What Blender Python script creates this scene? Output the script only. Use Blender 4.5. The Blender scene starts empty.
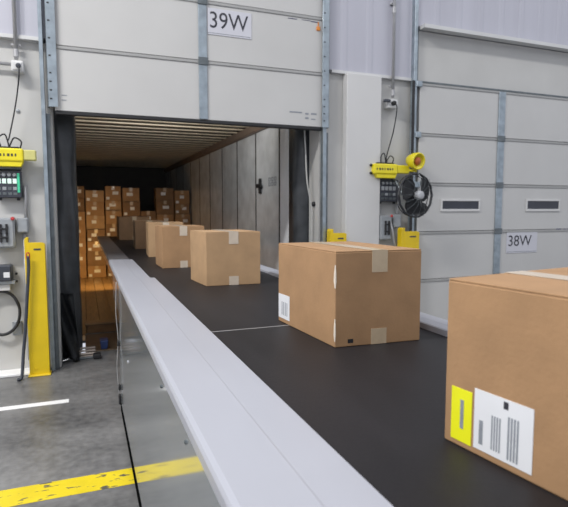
import bpy, bmesh, math, random
from mathutils import Vector, Matrix
random.seed(7)
C = bpy.context.scene.collection
sc = bpy.context.scene
PI = math.pi

# ------------------------------------------------------------------ camera, world, lights, exposure
F_PX, V1, CAM_H = 515.0, (83.0, 209.0), 1.40
YAW, PITCH = math.radians(21.248), math.radians(4.9385)
fw = Vector((math.sin(YAW)*math.cos(PITCH), math.cos(YAW)*math.cos(PITCH), -math.sin(PITCH)))
rt = Vector((math.cos(YAW), -math.sin(YAW), 0)); up = rt.cross(fw)
cam = bpy.data.cameras.new('camera'); co = bpy.data.objects.new('camera', cam); C.objects.link(co)
cam.sensor_fit = 'HORIZONTAL'; cam.sensor_width = 36; cam.lens = 36*F_PX/568
cam.clip_start = 0.05
co.location = (0, 0, CAM_H)
co.rotation_euler = Matrix((rt, up, -fw)).transposed().to_euler()
cam.dof.use_dof = True; cam.dof.focus_distance = 2.1; cam.dof.aperture_fstop = 5.6
sc.camera = co
def at(px, py, Y):
    """point where the photo pixel's ray meets the plane y = Y (parallel to the dock wall)"""
    d = fw + rt*((px-284)/F_PX) - up*((py-253.5)/F_PX)
    return Vector((0, 0, CAM_H)) + d*(Y/d.y)

w = bpy.data.worlds.new('hall_light'); sc.world = w; w.use_nodes = True
w.node_tree.nodes['Background'].inputs[0].default_value = (0.86, 0.90, 1.0, 1)
w.node_tree.nodes['Background'].inputs[1].default_value = 0.86
def area(name, loc, sx, sy, power, col, rot=(0, 0, 0)):
    l = bpy.data.lights.new(name, 'AREA'); l.shape = 'RECTANGLE'; l.size = sx; l.size_y = sy
    l.energy = power; l.color = col
    o = bpy.data.objects.new(name, l); C.objects.link(o); o.location = loc; o.rotation_euler = rot
    return o
for lx, ly, pw in ((-3.6, 1.6, 640), (2.0, 1.6, 30), (7.0, 1.8, 80), (-8.0, -7.5, 500), (2.0, -3.5, 20), (7.0, -3.5, 30)):
    area('ceiling_strip_light', (lx, ly, 6.6), 3.6, 0.5, pw, (1.0, 0.98, 0.95))
vs = sc.view_settings
vs.view_transform = 'Standard'; vs.look = 'None'; vs.gamma = 1; vs.exposure = -0.16; vs.use_curve_mapping = False

# ------------------------------------------------------------------ materials
def mat(name, col, rough=0.6, metal=0.0, var=0.06, scale=6.0, bump=0.0, bscale=60.0, stretch=(1, 1, 1), emit=None, coat=0.0, spec=0.5):
    m = bpy.data.materials.new(name); m.use_nodes = True
    nt = m.node_tree; N = nt.nodes; L = nt.links
    p = N['Principled BSDF']; p.inputs['Roughness'].default_value = rough; p.inputs['Metallic'].default_value = metal
    p.inputs['Coat Weight'].default_value = coat; p.inputs['Specular IOR Level'].default_value = spec
    tc = N.new('ShaderNodeTexCoord'); mp = N.new('ShaderNodeMapping'); mp.inputs['Scale'].default_value = stretch
    L.new(tc.outputs['Object'], mp.inputs[0])
    nz = N.new('ShaderNodeTexNoise'); nz.inputs['Scale'].default_value = scale; nz.inputs['Detail'].default_value = 5
    L.new(mp.outputs[0], nz.inputs['Vector'])
    cr = N.new('ShaderNodeValToRGB'); e = cr.color_ramp.elements
    e[0].position = 0.3; e[1].position = 0.7
    e[0].color = tuple(max(0, c*(1-var)) for c in col)+(1,); e[1].color = tuple(min(1, c*(1+var)) for c in col)+(1,)
    L.new(nz.outputs[0], cr.inputs[0]); L.new(cr.outputs[0], p.inputs['Base Color'])
    if bump:
        n2 = N.new('ShaderNodeTexNoise'); n2.inputs['Scale'].default_value = bscale; n2.inputs['Detail'].default_value = 4
        L.new(mp.outputs[0], n2.inputs['Vector'])
        b = N.new('ShaderNodeBump'); b.inputs['Strength'].default_value = bump; b.inputs['Distance'].default_value = 0.01
        L.new(n2.outputs[0], b.inputs['Height']); L.new(b.outputs[0], p.inputs['Normal'])
    if emit:
        p.inputs['Emission Color'].default_value = emit[0]+(1,); p.inputs['Emission Strength'].default_value = emit[1]
    return m
def kraft(name, col):
    m = mat(name, col, 0.78, 0, 0.10, 9, 0.08, 90)
    nt = m.node_tree; N = nt.nodes; L = nt.links
    wv = N.new('ShaderNodeTexWave'); wv.bands_direction = 'Z'; wv.inputs['Scale'].default_value = 70; wv.inputs['Distortion'].default_value = 1.5
    tc = N.new('ShaderNodeTexCoord'); L.new(tc.outputs['Object'], wv.inputs['Vector'])
    mx = N.new('ShaderNodeMix'); mx.data_type = 'RGBA'; mx.blend_type = 'MULTIPLY'
    ramp = next(n for n in N if n.type == 'VALTORGB'); p = N['Principled BSDF']
    r2 = N.new('ShaderNodeValToRGB'); r2.color_ramp.elements[0].color = (0.975, 0.975, 0.975, 1); r2.color_ramp.elements[1].color = (1, 1, 1, 1)
    L.new(wv.outputs[0], r2.inputs[0]); mx.inputs[0].default_value = 1
    L.new(ramp.outputs[0], mx.inputs[6]); L.new(r2.outputs[0], mx.inputs[7]); L.new(mx.outputs[2], p.inputs['Base Color'])
    return m
def concrete(name):
    m = bpy.data.materials.new(name); m.use_nodes = True
    nt = m.node_tree; N = nt.nodes; L = nt.links; p = N['Principled BSDF']
    tc = N.new('ShaderNodeTexCoord')
    a = N.new('ShaderNodeTexNoise'); a.inputs['Scale'].default_value = 1.3; a.inputs['Detail'].default_value = 8; a.inputs['Roughness'].default_value = 0.62
    b = N.new('ShaderNodeTexNoise'); b.inputs['Scale'].default_value = 22; b.inputs['Detail'].default_value = 6
    mp = N.new('ShaderNodeMapping'); mp.inputs['Scale'].default_value = (1, 1.8, 1)
    L.new(tc.outputs['Object'], mp.inputs[0]); L.new(mp.outputs[0], a.inputs[0]); L.new(tc.outputs['Object'], b.inputs[0])
    ad = N.new('ShaderNodeMix'); ad.data_type = 'FLOAT'; ad.inputs[0].default_value = 0.35
    L.new(a.outputs[0], ad.inputs[2]); L.new(b.outputs[0], ad.inputs[3])
    cr = N.new('ShaderNodeValToRGB'); e = cr.color_ramp.elements
    e[0].position = 0.34; e[0].color = (0.078, 0.078, 0.080, 1); e[1].position = 0.66; e[1].color = (0.235, 0.233, 0.23, 1)
    L.new(ad.outputs[0], cr.inputs[0]); L.new(cr.outputs[0], p.inputs['Base Color'])
    rr = N.new('ShaderNodeMapRange'); rr.inputs['To Min'].default_value = 0.22; rr.inputs['To Max'].default_value = 0.5
    L.new(b.outputs[0], rr.inputs[0]); L.new(rr.outputs[0], p.inputs['Roughness'])
    bp = N.new('ShaderNodeBump'); bp.inputs['Strength'].default_value = 0.06; bp.inputs['Distance'].default_value = 0.01
    L.new(b.outputs[0], bp.inputs['Height']); L.new(bp.outputs[0], p.inputs['Normal'])
    return m
def worn_paint(name, col, under, thr=0.36):
    m = mat(name, col, 0.42, 0, 0.10, 5)
    nt = m.node_tree; N = nt.nodes; L = nt.links; p = N['Principled BSDF']
    ramp = next(n for n in N if n.type == 'VALTORGB')
    tc = N.new('ShaderNodeTexCoord'); nz = N.new('ShaderNodeTexNoise'); nz.inputs['Scale'].default_value = 14; nz.inputs['Detail'].default_value = 7
    mp = N.new('ShaderNodeMapping'); mp.inputs['Scale'].default_value = (0.8, 2.4, 1); L.new(tc.outputs['Object'], mp.inputs[0]); L.new(mp.outputs[0], nz.inputs[0])
    c2 = N.new('ShaderNodeValToRGB'); c2.color_ramp.elements[0].position = thr-0.02; c2.color_ramp.elements[1].position = thr+0.02
    L.new(nz.outputs[0], c2.inputs[0])
    mx = N.new('ShaderNodeMix'); mx.data_type = 'RGBA'; mx.inputs[6].default_value = under+(1,)
    L.new(c2.outputs[0], mx.inputs[0]); L.new(ramp.outputs[0], mx.inputs[7]); L.new(mx.outputs[2], p.inputs['Base Color'])
    return m
MT = dict(
    wall=mat('cream_wall_paint', (0.52, 0.515, 0.50), 0.7, 0, 0.04, 2.5, 0.05, 30),
    upper=mat('lavender_siding', (0.46, 0.46, 0.52), 0.55, 0, 0.05, 1.5, 0, 30, (3, 3, 0.3)),
    pillar=mat('white_pillar_paint', (0.60, 0.595, 0.59), 0.6, 0, 0.03, 2),
    ledge=mat('ledge_flashing', (0.60, 0.60, 0.60), 0.5, 0, 0.04, 3),
    door=mat('cream_door_skin', (0.52, 0.515, 0.505), 0.5, 0, 0.03, 2.2),
    joint=mat('door_joint_grey', (0.34, 0.34, 0.335), 0.5, 0, 0.05, 5),
    galv=mat('galvanised_steel', (0.33, 0.38, 0.42), 0.38, 0.7, 0.18, 14),
    galvdark=mat('dark_galvanised_steel', (0.16, 0.18, 0.19), 0.4, 0.7, 0.2, 14),
    floor=concrete('polished_concrete'),
    ypaint=worn_paint('worn_yellow_floor_paint', (0.72, 0.56, 0.015), (0.10, 0.095, 0.07), 0.385),
    wpaint=mat('white_curb_and_light_streak', (0.86, 0.86, 0.86), 0.4, 0, 0.03, 8),  # curb white, also used for the painted streak of light
    yellow=mat('safety_yellow_paint', (0.75, 0.53, 0.01), 0.4, 0, 0.07, 6),
    ylight=mat('yellow_arm_enamel', (0.80, 0.68, 0.02), 0.35, 0, 0.05, 8),
    pale=mat('pale_yellow_sleeve', (0.58, 0.55, 0.20), 0.5, 0, 0.08, 12),
    black=mat('black_rubber', (0.016, 0.016, 0.018), 0.5, 0, 0.2, 12),
    vinyl=mat('black_vinyl', (0.042, 0.046, 0.051), 0.28, 0, 0.35, 6, 0.15, 14),
    belt=mat('charcoal_belt', (0.015, 0.014, 0.016), 0.5, 0, 0.25, 3.5, 0.12, 220, (1.6, 0.35, 1), spec=0.28),
    rail=mat('white_rail_enamel', (0.38, 0.39, 0.435), 0.35, 0, 0.04, 2, 0, 10, (2, 0.6, 1)),
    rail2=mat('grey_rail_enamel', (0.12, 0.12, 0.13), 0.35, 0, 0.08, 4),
    steel=mat('stainless_side_sheet', (0.50, 0.53, 0.545), 0.10, 0.62, 0.05, 2.0, 0, 10, (1, 0.4, 3)),
    seam=mat('belt_lacing_grey', (0.27, 0.27, 0.27), 0.45, 0.2, 0.1, 30),
    kraft=kraft('kraft_cardboard', (0.365, 0.213, 0.105)),
    kraft2=kraft('pale_kraft_cardboard', (0.42, 0.265, 0.14)),
    kraft3=kraft('dark_kraft_cardboard', (0.23, 0.135, 0.07)),
    flute=mat('worn_board_edge', (0.70, 0.62, 0.52), 0.8, 0, 0.1, 40),
    tape=mat('clear_packing_tape', (0.50, 0.39, 0.26), 0.22, 0, 0.05, 30),
    tapew=mat('white_packing_tape', (0.58, 0.49, 0.39), 0.25, 0, 0.05, 30),
    paper=mat('white_label_paper', (0.74, 0.75, 0.77), 0.5, 0, 0.02, 10),
    ink=mat('grey_print_ink', (0.25, 0.27, 0.30), 0.6, 0, 0.1, 40),
    inkdark=mat('black_print_ink', (0.03, 0.03, 0.04), 0.6, 0, 0.1, 40),
    inkblue=mat('navy_print_ink', (0.03, 0.035, 0.10), 0.6, 0, 0.1, 40),
    orange=mat('orange_plastic', (0.70, 0.24, 0.03), 0.4, 0, 0.05, 30),
    lime=mat('fluorescent_yellow_label', (0.80, 0.80, 0.01), 0.5, 0, 0.03, 20),
    signp=mat('sign_sheet_white', (0.56, 0.56, 0.61), 0.4, 0, 0.02, 10),
    grey=mat('grey_enclosure_enamel', (0.33, 0.35, 0.37), 0.4, 0.2, 0.08, 20),
    greydark=mat('dark_enclosure_plastic', (0.045, 0.05, 0.065), 0.4, 0, 0.15, 20),
    pvc=mat('grey_conduit', (0.42, 0.42, 0.43), 0.45, 0.3, 0.08, 20),
    pvcwhite=mat('white_junction_box', (0.62, 0.62, 0.62), 0.5, 0, 0.05, 20),
    green=mat('green_indicator_window', (0.05, 0.45, 0.25), 0.3, 0, 0.1, 60, emit=((0.1, 0.8, 0.45), 0.25)),
    lit=mat('lit_display_window', (0.65, 0.8, 0.72), 0.3, 0, 0.1, 60, emit=((0.7, 1.0, 0.85), 0.35)),
    red=mat('red_knob', (0.45, 0.03, 0.03), 0.35, 0, 0.1, 20),
    glass=mat('dark_window_pane', (0.03, 0.032, 0.045), 0.12, 0, 0.1, 6),
    twall=mat('trailer_liner_panel', (0.70, 0.73, 0.75), 0.16, 0, 0.14, 4.5, 0.03, 20),
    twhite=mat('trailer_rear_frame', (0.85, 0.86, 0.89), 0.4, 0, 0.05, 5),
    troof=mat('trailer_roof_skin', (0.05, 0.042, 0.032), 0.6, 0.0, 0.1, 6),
    bow=mat('roof_bow_steel', (0.60, 0.52, 0.39), 0.4, 0.0, 0.12, 10),
    cant=mat('trailer_top_rail', (0.24, 0.18, 0.14), 0.5, 0.3, 0.1, 8),
    wood=mat('trailer_floor_oak', (0.36, 0.22, 0.10), 0.35, 0, 0.25, 5, 0, 10, (8, 0.7, 1)),
    plate=mat('brown_leveler_plate', (0.15, 0.11, 0.075), 0.4, 0.5, 0.3, 7),
    lipbar=mat('worn_lip_steel', (0.40, 0.28, 0.17), 0.35, 0.6, 0.15, 10),
    slat=mat('pale_slat_metal', (0.55, 0.48, 0.43), 0.4, 0.3, 0.15, 10),
    blue=mat('blue_plastic', (0.02, 0.04, 0.13), 0.4, 0, 0.1, 10),
    chrome=mat('bright_hook_metal', (0.75, 0.75, 0.75), 0.2, 1.0, 0.05, 10),
    rope=mat('grey_rope', (0.50, 0.50, 0.48), 0.8, 0, 0.1, 60),
    fanblade=mat('black_fan_plastic', (0.022, 0.023, 0.027), 0.45, 0, 0.1, 20),
    fanhub=mat('grey_fan_hub', (0.42, 0.43, 0.45), 0.4, 0, 0.05, 20),
    lampin=mat('lamp_lens', (0.45, 0.12, 0.03), 0.3, 0, 0.2, 30),
    warm=mat('warm_lamp_lens', (1.0, 0.7, 0.35), 0.4, 0, 0.0, 5, emit=((1.0, 0.62, 0.22), 6.0)),
    shadow_gap_base=mat('matt_black_shadow_gap', (0.006, 0.006, 0.006), 1.0, 0, 0.1, 10, spec=0.0),
    coolens=mat('white_lamp_lens', (0.9, 0.9, 0.85), 0.4, 0, 0.0, 5, emit=((1.0, 0.94, 0.84), 4.0)),
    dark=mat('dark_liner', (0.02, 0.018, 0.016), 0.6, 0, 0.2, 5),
)

# ------------------------------------------------------------------ mesh helpers
def abox(bm, x0, x1, y0, y1, z0, z1, bev=0.0, seg=1):
    vs_ = [bm.verts.new(p) for p in ((x0,y0,z0),(x1,y0,z0),(x1,y1,z0),(x0,y1,z0),(x0,y0,z1),(x1,y0,z1),(x1,y1,z1),(x0,y1,z1))]
    fs = [bm.faces.new([vs_[i] for i in q]) for q in ((3,2,1,0),(4,5,6,7),(0,1,5,4),(1,2,6,5),(2,3,7,6),(3,0,4,7))]
    if bev > 0:
        es = list({e for f in fs for e in f.edges})
        bmesh.ops.bevel(bm, geom=es, offset=bev, segments=seg, profile=0.5, affect='EDGES')
    return bm
def bx(x0, x1, y0, y1, z0, z1, bev=0.0, seg=1):
    return abox(bmesh.new(), min(x0,x1), max(x0,x1), min(y0,y1), max(y0,y1), min(z0,z1), max(z0,z1), bev, seg)
def smooth_pts(pts, n=6):
    P = [Vector(p) for p in pts]
    if len(P) < 3: return P
    out = []
    for i in range(len(P)-1):
        a = P[max(i-1, 0)]; b = P[i]; c = P[i+1]; d = P[min(i+2, len(P)-1)]
        for k in range(n):
            t = k/n
            out.append(0.5*((2*b)+(c-a)*t+(2*a-5*b+4*c-d)*t*t+(3*b-a-3*c+d)*t**3))
    out.append(P[-1]); return out
def tube(bm, pts, r, seg=8, smooth=True, closed=False):
    P = smooth_pts(pts) if smooth and not closed else [Vector(p) for p in pts]
    rings = []; n = len(P); ref = None
    for i in range(n):
        t = (P[(i+1) % n]-P[i-1]) if closed else (P[min(i+1, n-1)]-P[max(i-1, 0)])
        t.normalize()
        if ref is None: ref = Vector((0, 0, 1)) if abs(t.z) < 0.9 else Vector((1, 0, 0))
        a = t.cross(ref).normalized(); b = t.cross(a).normalized(); ref = -b if b.dot(ref) < 0 else b
        a = t.cross(ref).normalized(); b = a.cross(t).normalized(); ref = b
        rings.append([bm.verts.new(P[i]+a*(r*math.cos(2*PI*k/seg))+b*(r*math.sin(2*PI*k/seg))) for k in range(seg)])
    m = n if closed else n-1
    for i in range(m):
        A, B = rings[i], rings[(i+1) % n]
        for k in range(seg):
            bm.faces.new((A[k], A[(k+1) % seg], B[(k+1) % seg], B[k]))
    if not closed:
        bm.faces.new(rings[0][::-1]); bm.faces.new(rings[-1])
    bmesh.ops.recalc_face_normals(bm, faces=bm.faces)
    return bm
def lathe(bm, prof, origin, axis, seg=24):
    """profile of (radius, distance along axis) revolved about axis"""
    ax = Vector(axis).normalized(); ref = Vector((0, 0, 1)) if abs(ax.z) < 0.9 else Vector((1, 0, 0))
    a = ax.cross(ref).normalized(); b = ax.cross(a); o = Vector(origin)
    rings = [[bm.verts.new(o+ax*h+(a*math.cos(2*PI*k/seg)+b*math.sin(2*PI*k/seg))*max(r, 1e-4)) for k in range(seg)] for r, h in prof]
    for A, B in zip(rings, rings[1:]):
        for k in range(seg): bm.faces.new((A[k], A[(k+1) % seg], B[(k+1) % seg], B[k]))
    bm.faces.new(rings[0][::-1]); bm.faces.new(rings[-1])
    bmesh.ops.recalc_face_normals(bm, faces=bm.faces)
    return bm
def prism(pts, y0, y1, bev=0.0):
    """polygon given in (x, z), extruded from y0 to y1"""
    bm = bmesh.new()
    A = [bm.verts.new((x, y0, z)) for x, z in pts]; B = [bm.verts.new((x, y1, z)) for x, z in pts]
    n = len(pts); bm.faces.new(A); bm.faces.new(B[::-1])
    for i in range(n): bm.faces.new((A[i], B[i], B[(i+1) % n], A[(i+1) % n]))
    bmesh.ops.recalc_face_normals(bm, faces=bm.faces)
    if bev: bmesh.ops.bevel(bm, geom=list(bm.edges), offset=bev, segments=1, affect='EDGES')
    return bm
def me(name, bm, m, smooth=False):
    d = bpy.data.meshes.new(name); bm.to_mesh(d); bm.free(); d.materials.append(m)
    if smooth:
        for p in d.polygons: p.use_smooth = True
    return d
def link(name, data, parent=None, loc=(0, 0, 0), rotz=0.0):
    o = bpy.data.objects.new(name, data); C.objects.link(o)
    o.parent = parent; o.location = loc; o.rotation_euler = (0, 0, rotz)
    return o
def tag(o, label=None, cat=None, group=None, kind=None):
    if label: o['label'] = label
    if cat: o['category'] = cat
    if group: o['group'] = group
    if kind: o['kind'] = kind
    return o
def thing(name, label, cat, loc=(0, 0, 0), rotz=0.0, group=None, kind=None):
    return tag(link(name, None, None, loc, rotz), label, cat, group, kind)
def root_of(o):
    while o.parent: o = o.parent
    return o
def part(t, name, bm, m, label=None, smooth=False, kind=None):
    """bm in world coordinates; t may be a thing or a part of one (things here are unrotated, parts sit at their origin)"""
    r = root_of(t)
    bmesh.ops.translate(bm, verts=bm.verts, vec=-Vector(r.location))
    return tag(link(name, me(name, bm, m, smooth), t), label, kind=kind)
def solo(name, bm, m, label, cat, group=None, kind=None, smooth=False, base=None):
    """a thing that is one mesh, given in world coordinates; origin put at its base"""
    xs = [v.co for v in bm.verts]
    b = Vector(base) if base else Vector((sum(v.x for v in xs)/len(xs), sum(v.y for v in xs)/len(xs), min(v.z for v in xs)))
    bmesh.ops.translate(bm, verts=bm.verts, vec=-b)
    return tag(link(name, me(name, bm, m, smooth), None, b), label, cat, group, kind)
def text_bm(s, width, height, origin, plane='front'):
    """flat lettering as a mesh, thin, lower left corner at origin, facing -y ('front') or -x ('side')"""
    cu = bpy.data.curves.new('lettering', 'FONT'); cu.body = s; cu.size = 1; cu.extrude = 0.0
    o = bpy.data.objects.new('lettering', cu); C.objects.link(o)
    bpy.context.view_layer.update()
    d = bpy.data.meshes.new_from_object(o.evaluated_get(bpy.context.evaluated_depsgraph_get()))
    bm = bmesh.new(); bm.from_mesh(d)
    bpy.data.objects.remove(o); bpy.data.curves.remove(cu); bpy.data.meshes.remove(d)
    x0 = min(v.co.x for v in bm.verts); x1 = max(v.co.x for v in bm.verts)
    y0 = min(v.co.y for v in bm.verts); y1 = max(v.co.y for v in bm.verts)
    O = Vector(origin)
    for v in bm.verts:
        a = (v.co.x-x0)/(x1-x0)*width; b = (v.co.y-y0)/(y1-y0)*height
        v.co = O+(Vector((a, 0, b)) if plane == 'front' else Vector((0, -a, b)))
    bmesh.ops.recalc_face_normals(bm, faces=bm.faces)
    return bm

# ------------------------------------------------------------------ the setting
YW = 4.90            # inner face of the dock wall
YD = 4.82            # face of the raised and closed dock doors
OX0, OX1, OZ = -0.22, 2.295, 2.79   # opening of door_1
def struct(name, bm, m, label, cat): return solo(name, bm, m, label, cat, kind='structure', base=(0, 0, 0))
struct('floor', bx(-7, 10, -5, 5.30, -0.30, 0), MT['floor'], 'polished grey concrete warehouse floor in front of the dock doors', 'floor')
D2X0, D2X1 = 3.50, 6.10
YB = 5.15            # outer face of the dock wall
struct('wall_left', bx(-7, OX0, YW, YB, 0, OZ), MT['wall'], 'cream painted dock wall left of the open door', 'wall')
wf = thing('wall_right', 'cream painted dock wall right of the open door', 'wall', (0, YW, 0), kind='structure')
part(wf, 'wall_section', bx(OX1, 8.5, YW, YB, 0, OZ), MT['wall'])
wu = thing('wall_upper', 'lavender grey ribbed siding above the two dock doors', 'wall', (0, YW, OZ), kind='structure')
part(wu, 'header_panel', bx(3.42, 8.5, YW-0.03, YB, OZ, 3.335), MT['wall'])
def siding(x0, x1, z0, z1, y, pitch=0.30):
    """upper wall sheet with shallow vertical ribs"""
    bm = bmesh.new(); pr = []; x = x0
    while x < x1-0.01:
        e = min(x+pitch, x1)
        pr += [(x, y), (x+(e-x)*0.70, y), (x+(e-x)*0.78, y-0.005), (x+(e-x)*0.92, y-0.005)]; x = e
    pr.append((x1, y))
    A = [bm.verts.new((a, b, z0)) for a, b in pr]; B = [bm.verts.new((a, b, z1)) for a, b in pr]
    A2 = [bm.verts.new((a, YB, z0)) for a, b in pr]; B2 = [bm.verts.new((a, YB, z1)) for a, b in pr]
    for i in range(len(pr)-1):
        bm.faces.new((A[i], A[i+1], B[i+1], B[i])); bm.faces.new((A2[i+1], A2[i], B2[i], B2[i+1]))
        bm.faces.new((A[i+1], A[i], A2[i], A2[i+1])); bm.faces.new((B[i], B[i+1], B2[i+1], B2[i]))
    bm.faces.new((A[0], B[0], B2[0], A2[0])); bm.faces.new((A[-1], A2[-1], B2[-1], B[-1]))
    bmesh.ops.recalc_face_normals(bm, faces=bm.faces)
    return bm
part(wu, 'upper_siding', siding(-7, 3.42, OZ+0.03, 7.2, YW-0.035), MT['upper'], 'lavender grey ribbed upper siding')
part(wu, 'upper_siding', siding(3.42, 8.5, 3.365, 7.2, YW-0.07), MT['upper'], 'lavender grey ribbed upper siding')
part(wu, 'ledge', bx(-7, OX0-0.05, YW-0.06, YW, OZ, OZ+0.03), MT['ledge'])
part(wu, 'ledge', bx(2.41, 3.42, YW-0.05, YW, OZ, OZ+0.03), MT['ledge'])
struct('trim_3', bx(3.445, 8.5, YW-0.17, YW-0.075, 3.325, 3.365), MT['ledge'], 'pale projecting ledge above the closed dock door', 'ledge')
struct('trim_2', bx(at(346, 200, 4.80).x, at(380, 200, 4.80).x, 4.80, YW, 0, OZ+0.0, 0.006), MT['pillar'], 'plain white boxed pillar between the two dock doors', 'pillar')
# frame behind the raised door: keeps the opening closed above the trailer
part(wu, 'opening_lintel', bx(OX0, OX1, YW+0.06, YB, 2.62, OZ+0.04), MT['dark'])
struct('trim_1', bx(-3, -0.345, 4.74, YW, 0, 0.022, 0.004), MT['wpaint'], 'low white curb strip along the wall foot left of the open door', 'curb')

# ------------------------------------------------------------------ dock doors
def dock_door(name, label, x0, x1, zs, stile_px, stile_z):
    d = thing(name, label, 'dock door', (0.5*(x0+x1), YD, zs[0]), kind='structure')
    for a, b in zip(zs, zs[1:]):
        part(d, 'panel', bx(x0, x1, YD, YD+0.045, a+0.003, b-0.003, 0.003), MT['door'])
        part(d, 'panel_joint_lip', bx(x0, x1, YD-0.009, YD+0.002, b-0.030, b-0.004, 0.003), MT['joint'])
    sx0, sx1 = (at(p, 60, YD).x for p in stile_px)
    st = part(d, 'centre_stile', bx(sx0, sx1, YD-0.016, YD+0.002, stile_z[0], stile_z[1], 0.004), MT['galv'], 'galvanised centre stile')
    for z in zs[1:-1]:
        part(st, 'hinge', bx(sx0-0.006, sx1+0.006, YD-0.024, YD-0.015, z-0.045, z+0.025, 0.003), MT['galvdark'])
    return d
ZS1 = [2.225, 2.764, 3.300, 3.836, 4.372]
d1 = dock_door('door_1', 'raised cream sectional dock door above the open trailer', -0.195, 2.288, ZS1, (198.5, 207), (2.23, 4.37))
part(d1, 'bottom_seal', bx(-0.195, 2.288, YD-0.004, YD+0.05, 2.195, 2.226, 0.006), MT['black'], 'black rubber bottom seal')
ZS2 = [0.012, 0.604, 1.146, 1.690, 2.232, 2.772]
d2 = dock_door('door_2', 'closed cream sectional dock door with two slot windows', 3.465, 5.95, ZS2, (500, 506.5), (0.02, 2.765))
part(d2, 'top_edge_seal', bx(3.465, 5.95, YD-0.006, YD+0.06, 2.772, 2.79), MT['galvdark'])
for z in ZS2[1:]:
    part(d2, 'roller_bracket', bx(3.40, 3.475, YD-0.035, YD-0.002, z-0.055, z+0.01, 0.006), MT['galv'])
for (a, b) in ((442, 478), (527, 558)):
    p0 = at(a, 201, YD); p1 = at(b, 209, YD)
    f = bmesh.new(); q = 0.022
    for bb in ((p0.x-q, p1.x+q, p0.z, p0.z+q), (p0.x-q, p1.x+q, p1.z-q-0.006, p1.z), (p0.x-q, p0.x, p1.z, p0.z), (p1.x, p1.x+q, p1.z, p0.z)):
        abox(f, bb[0], bb[1], YD-0.014, YD+0.001, bb[2], bb[3], 0.002)
    fr = part(d2, 'window_frame', f, MT['pillar'], 'white slot window frame')
    part(fr, 'pane', bx(p0.x, p1.x, YD-0.006, YD, p1.z, p0.z), MT['glass'], 'dark window pane')
# print marks on the doors
def dashes(t, m, rects, Y, name='printed_mark'):
    for (a, b, c, e) in rects:
        p0 = at(a, b, Y); p1 = at(c, e, Y)
        part(t, name, bx(p0.x, p1.x, Y-0.0012, Y, p1.z, p0.z), m)
dashes(d1, MT['inkblue'], ((288, 17.6, 297, 19.6), (301.5, 19.4, 311, 21.2), (311, 21, 319, 23)), YD-0.001)
dashes(d1, MT['ink'], ((289.5, 111, 302, 113.2), (305.2, 112.8, 308.5, 114.8), (305.2, 117, 308.5, 119), (311, 113, 316.5, 115), (311, 118.6, 315.5, 120), (61.5, 94.6, 67, 95.8), (61.5, 99.4, 66.5, 100.6)), YD-0.001)
dashes(d2, MT['inkblue'], ((556, 228.6, 561, 230.4), (563, 228.8, 575, 230.6)), YD-0.001)
def track(x0, x1, z0, z1, label, holes, side):
    t = thing('door_track', label, 'door track', (x0, YD, z0))
    b = part(t, 'angle', bx(x0, x1, YD-0.035, YD-0.028, z0, z1, 0.002), MT['galv'])
    xs = x0 if side < 0 else x1
    part(t, 'web', bx(xs-0.004, xs+0.004, YD-0.03, YW-0.036, z0, z1), MT['galvdark'])
    z = z0+0.06
    while holes and z < min(z1, 3.7):
        part(t, 'slot', bx(x0+0.012, x0+0.030, YD-0.0365, YD-0.034, z, z+0.012), MT['black']); z += 0.14 if z > z0+0.2 else 0.07
    return t
xa, xb = at(47, 60, YD-0.03).x, at(56.5, 60, YD-0.03).x
track(xa, xb, 2.25, 4.4, 'galvanised slotted angle at the left edge of the raised door', True, -1)
xa, xb = at(322.5, 60, YD-0.03).x, at(329, 60, YD-0.03).x
track(xa, xb, 2.22, 4.4, 'galvanised slotted angle at the right edge of the raised door', True, 1)
def guide(px0, px1, zt, label, m1='galv', ztop=4.4, y=YD):
    a, b = at(px0, 200, y).x, at(px1, 200, y).x
    t = thing('door_guide', label, 'door track', ((a+b)/2, y, 0))
    w3 = (b-a)/3
    part(t, 'channel', bx(a, a+w3*1.5, y-0.02, YW-0.036, 0, ztop, 0.002), MT[m1])
    part(t, 'inner_flange', bx(a+w3*1.5, b, y+0.02, YW-0.036, 0, min(zt, ztop), 0.002), MT['galvdark'])
    return t
guide(45, 53, 2.2, 'tall steel guide channel on the left jamb of the open dock')
guide(322, 328.5, 2.18, 'tall steel guide channel on the right jamb of the open dock')
g38 = guide(410.5, 416.5, 4.4, 'tall steel guide channel beside the closed dock door', 'galv')
part(g38, 'edge_seal', bx(at(410, 150, YD).x, at(412.4, 150, YD).x, YD-0.026, YD-0.019, 0.0, 2.78), MT['black'], 'black edge seal')
# number signs
def sign(txt, tl, br, t0, t1, label):
    Y = YD-0.003
    p0, p1 = at(*tl, Y), at(*br, Y)
    s = thing('dock_number_sign', label, 'sign', ((p0.x+p1.x)/2, Y, p1.z))
    part(s, 'sheet', bx(p0.x, p1.x, Y-0.003, Y+0.003, p1.z, p0.z, 0.0008), MT['signp'])
    q0, q1 = at(*t0, Y), at(*t1, Y)
    part(s, 'numerals', text_bm(txt, q1.x-q0.x, q1.z-q0.z, (q0.x, Y-0.0042, q0.z)), MT['inkdark'], 'dark lettering '+txt)
    part(s, 'rule_line', bx(q0.x-0.02, p1.x-0.01, Y-0.0038, Y-0.0028, p1.z+0.012, p1.z+0.018), MT['ink'])
sign('39W', (207.5, 7.5), (251.5, 39.5), (210, 27.5), (248, 16.5), 'white sheet reading 39W on the raised door')
sign('38W', (506.8, 230.8), (536.5, 252), (508, 246.2), (531.5, 235), 'white sheet reading 38W on the closed door')
p = at(318.5, 28, YD-0.01)
t = thing('door_tag', 'small orange tag hanging near the right edge of the raised door', 'tag', (p.x, YD, p.z-0.02))
part(t, 'tag_plate', bx(p.x-0.02, p.x+0.02, YD-0.012, YD, p.z-0.024, p.z+0.014, 0.003), MT['orange'])
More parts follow.
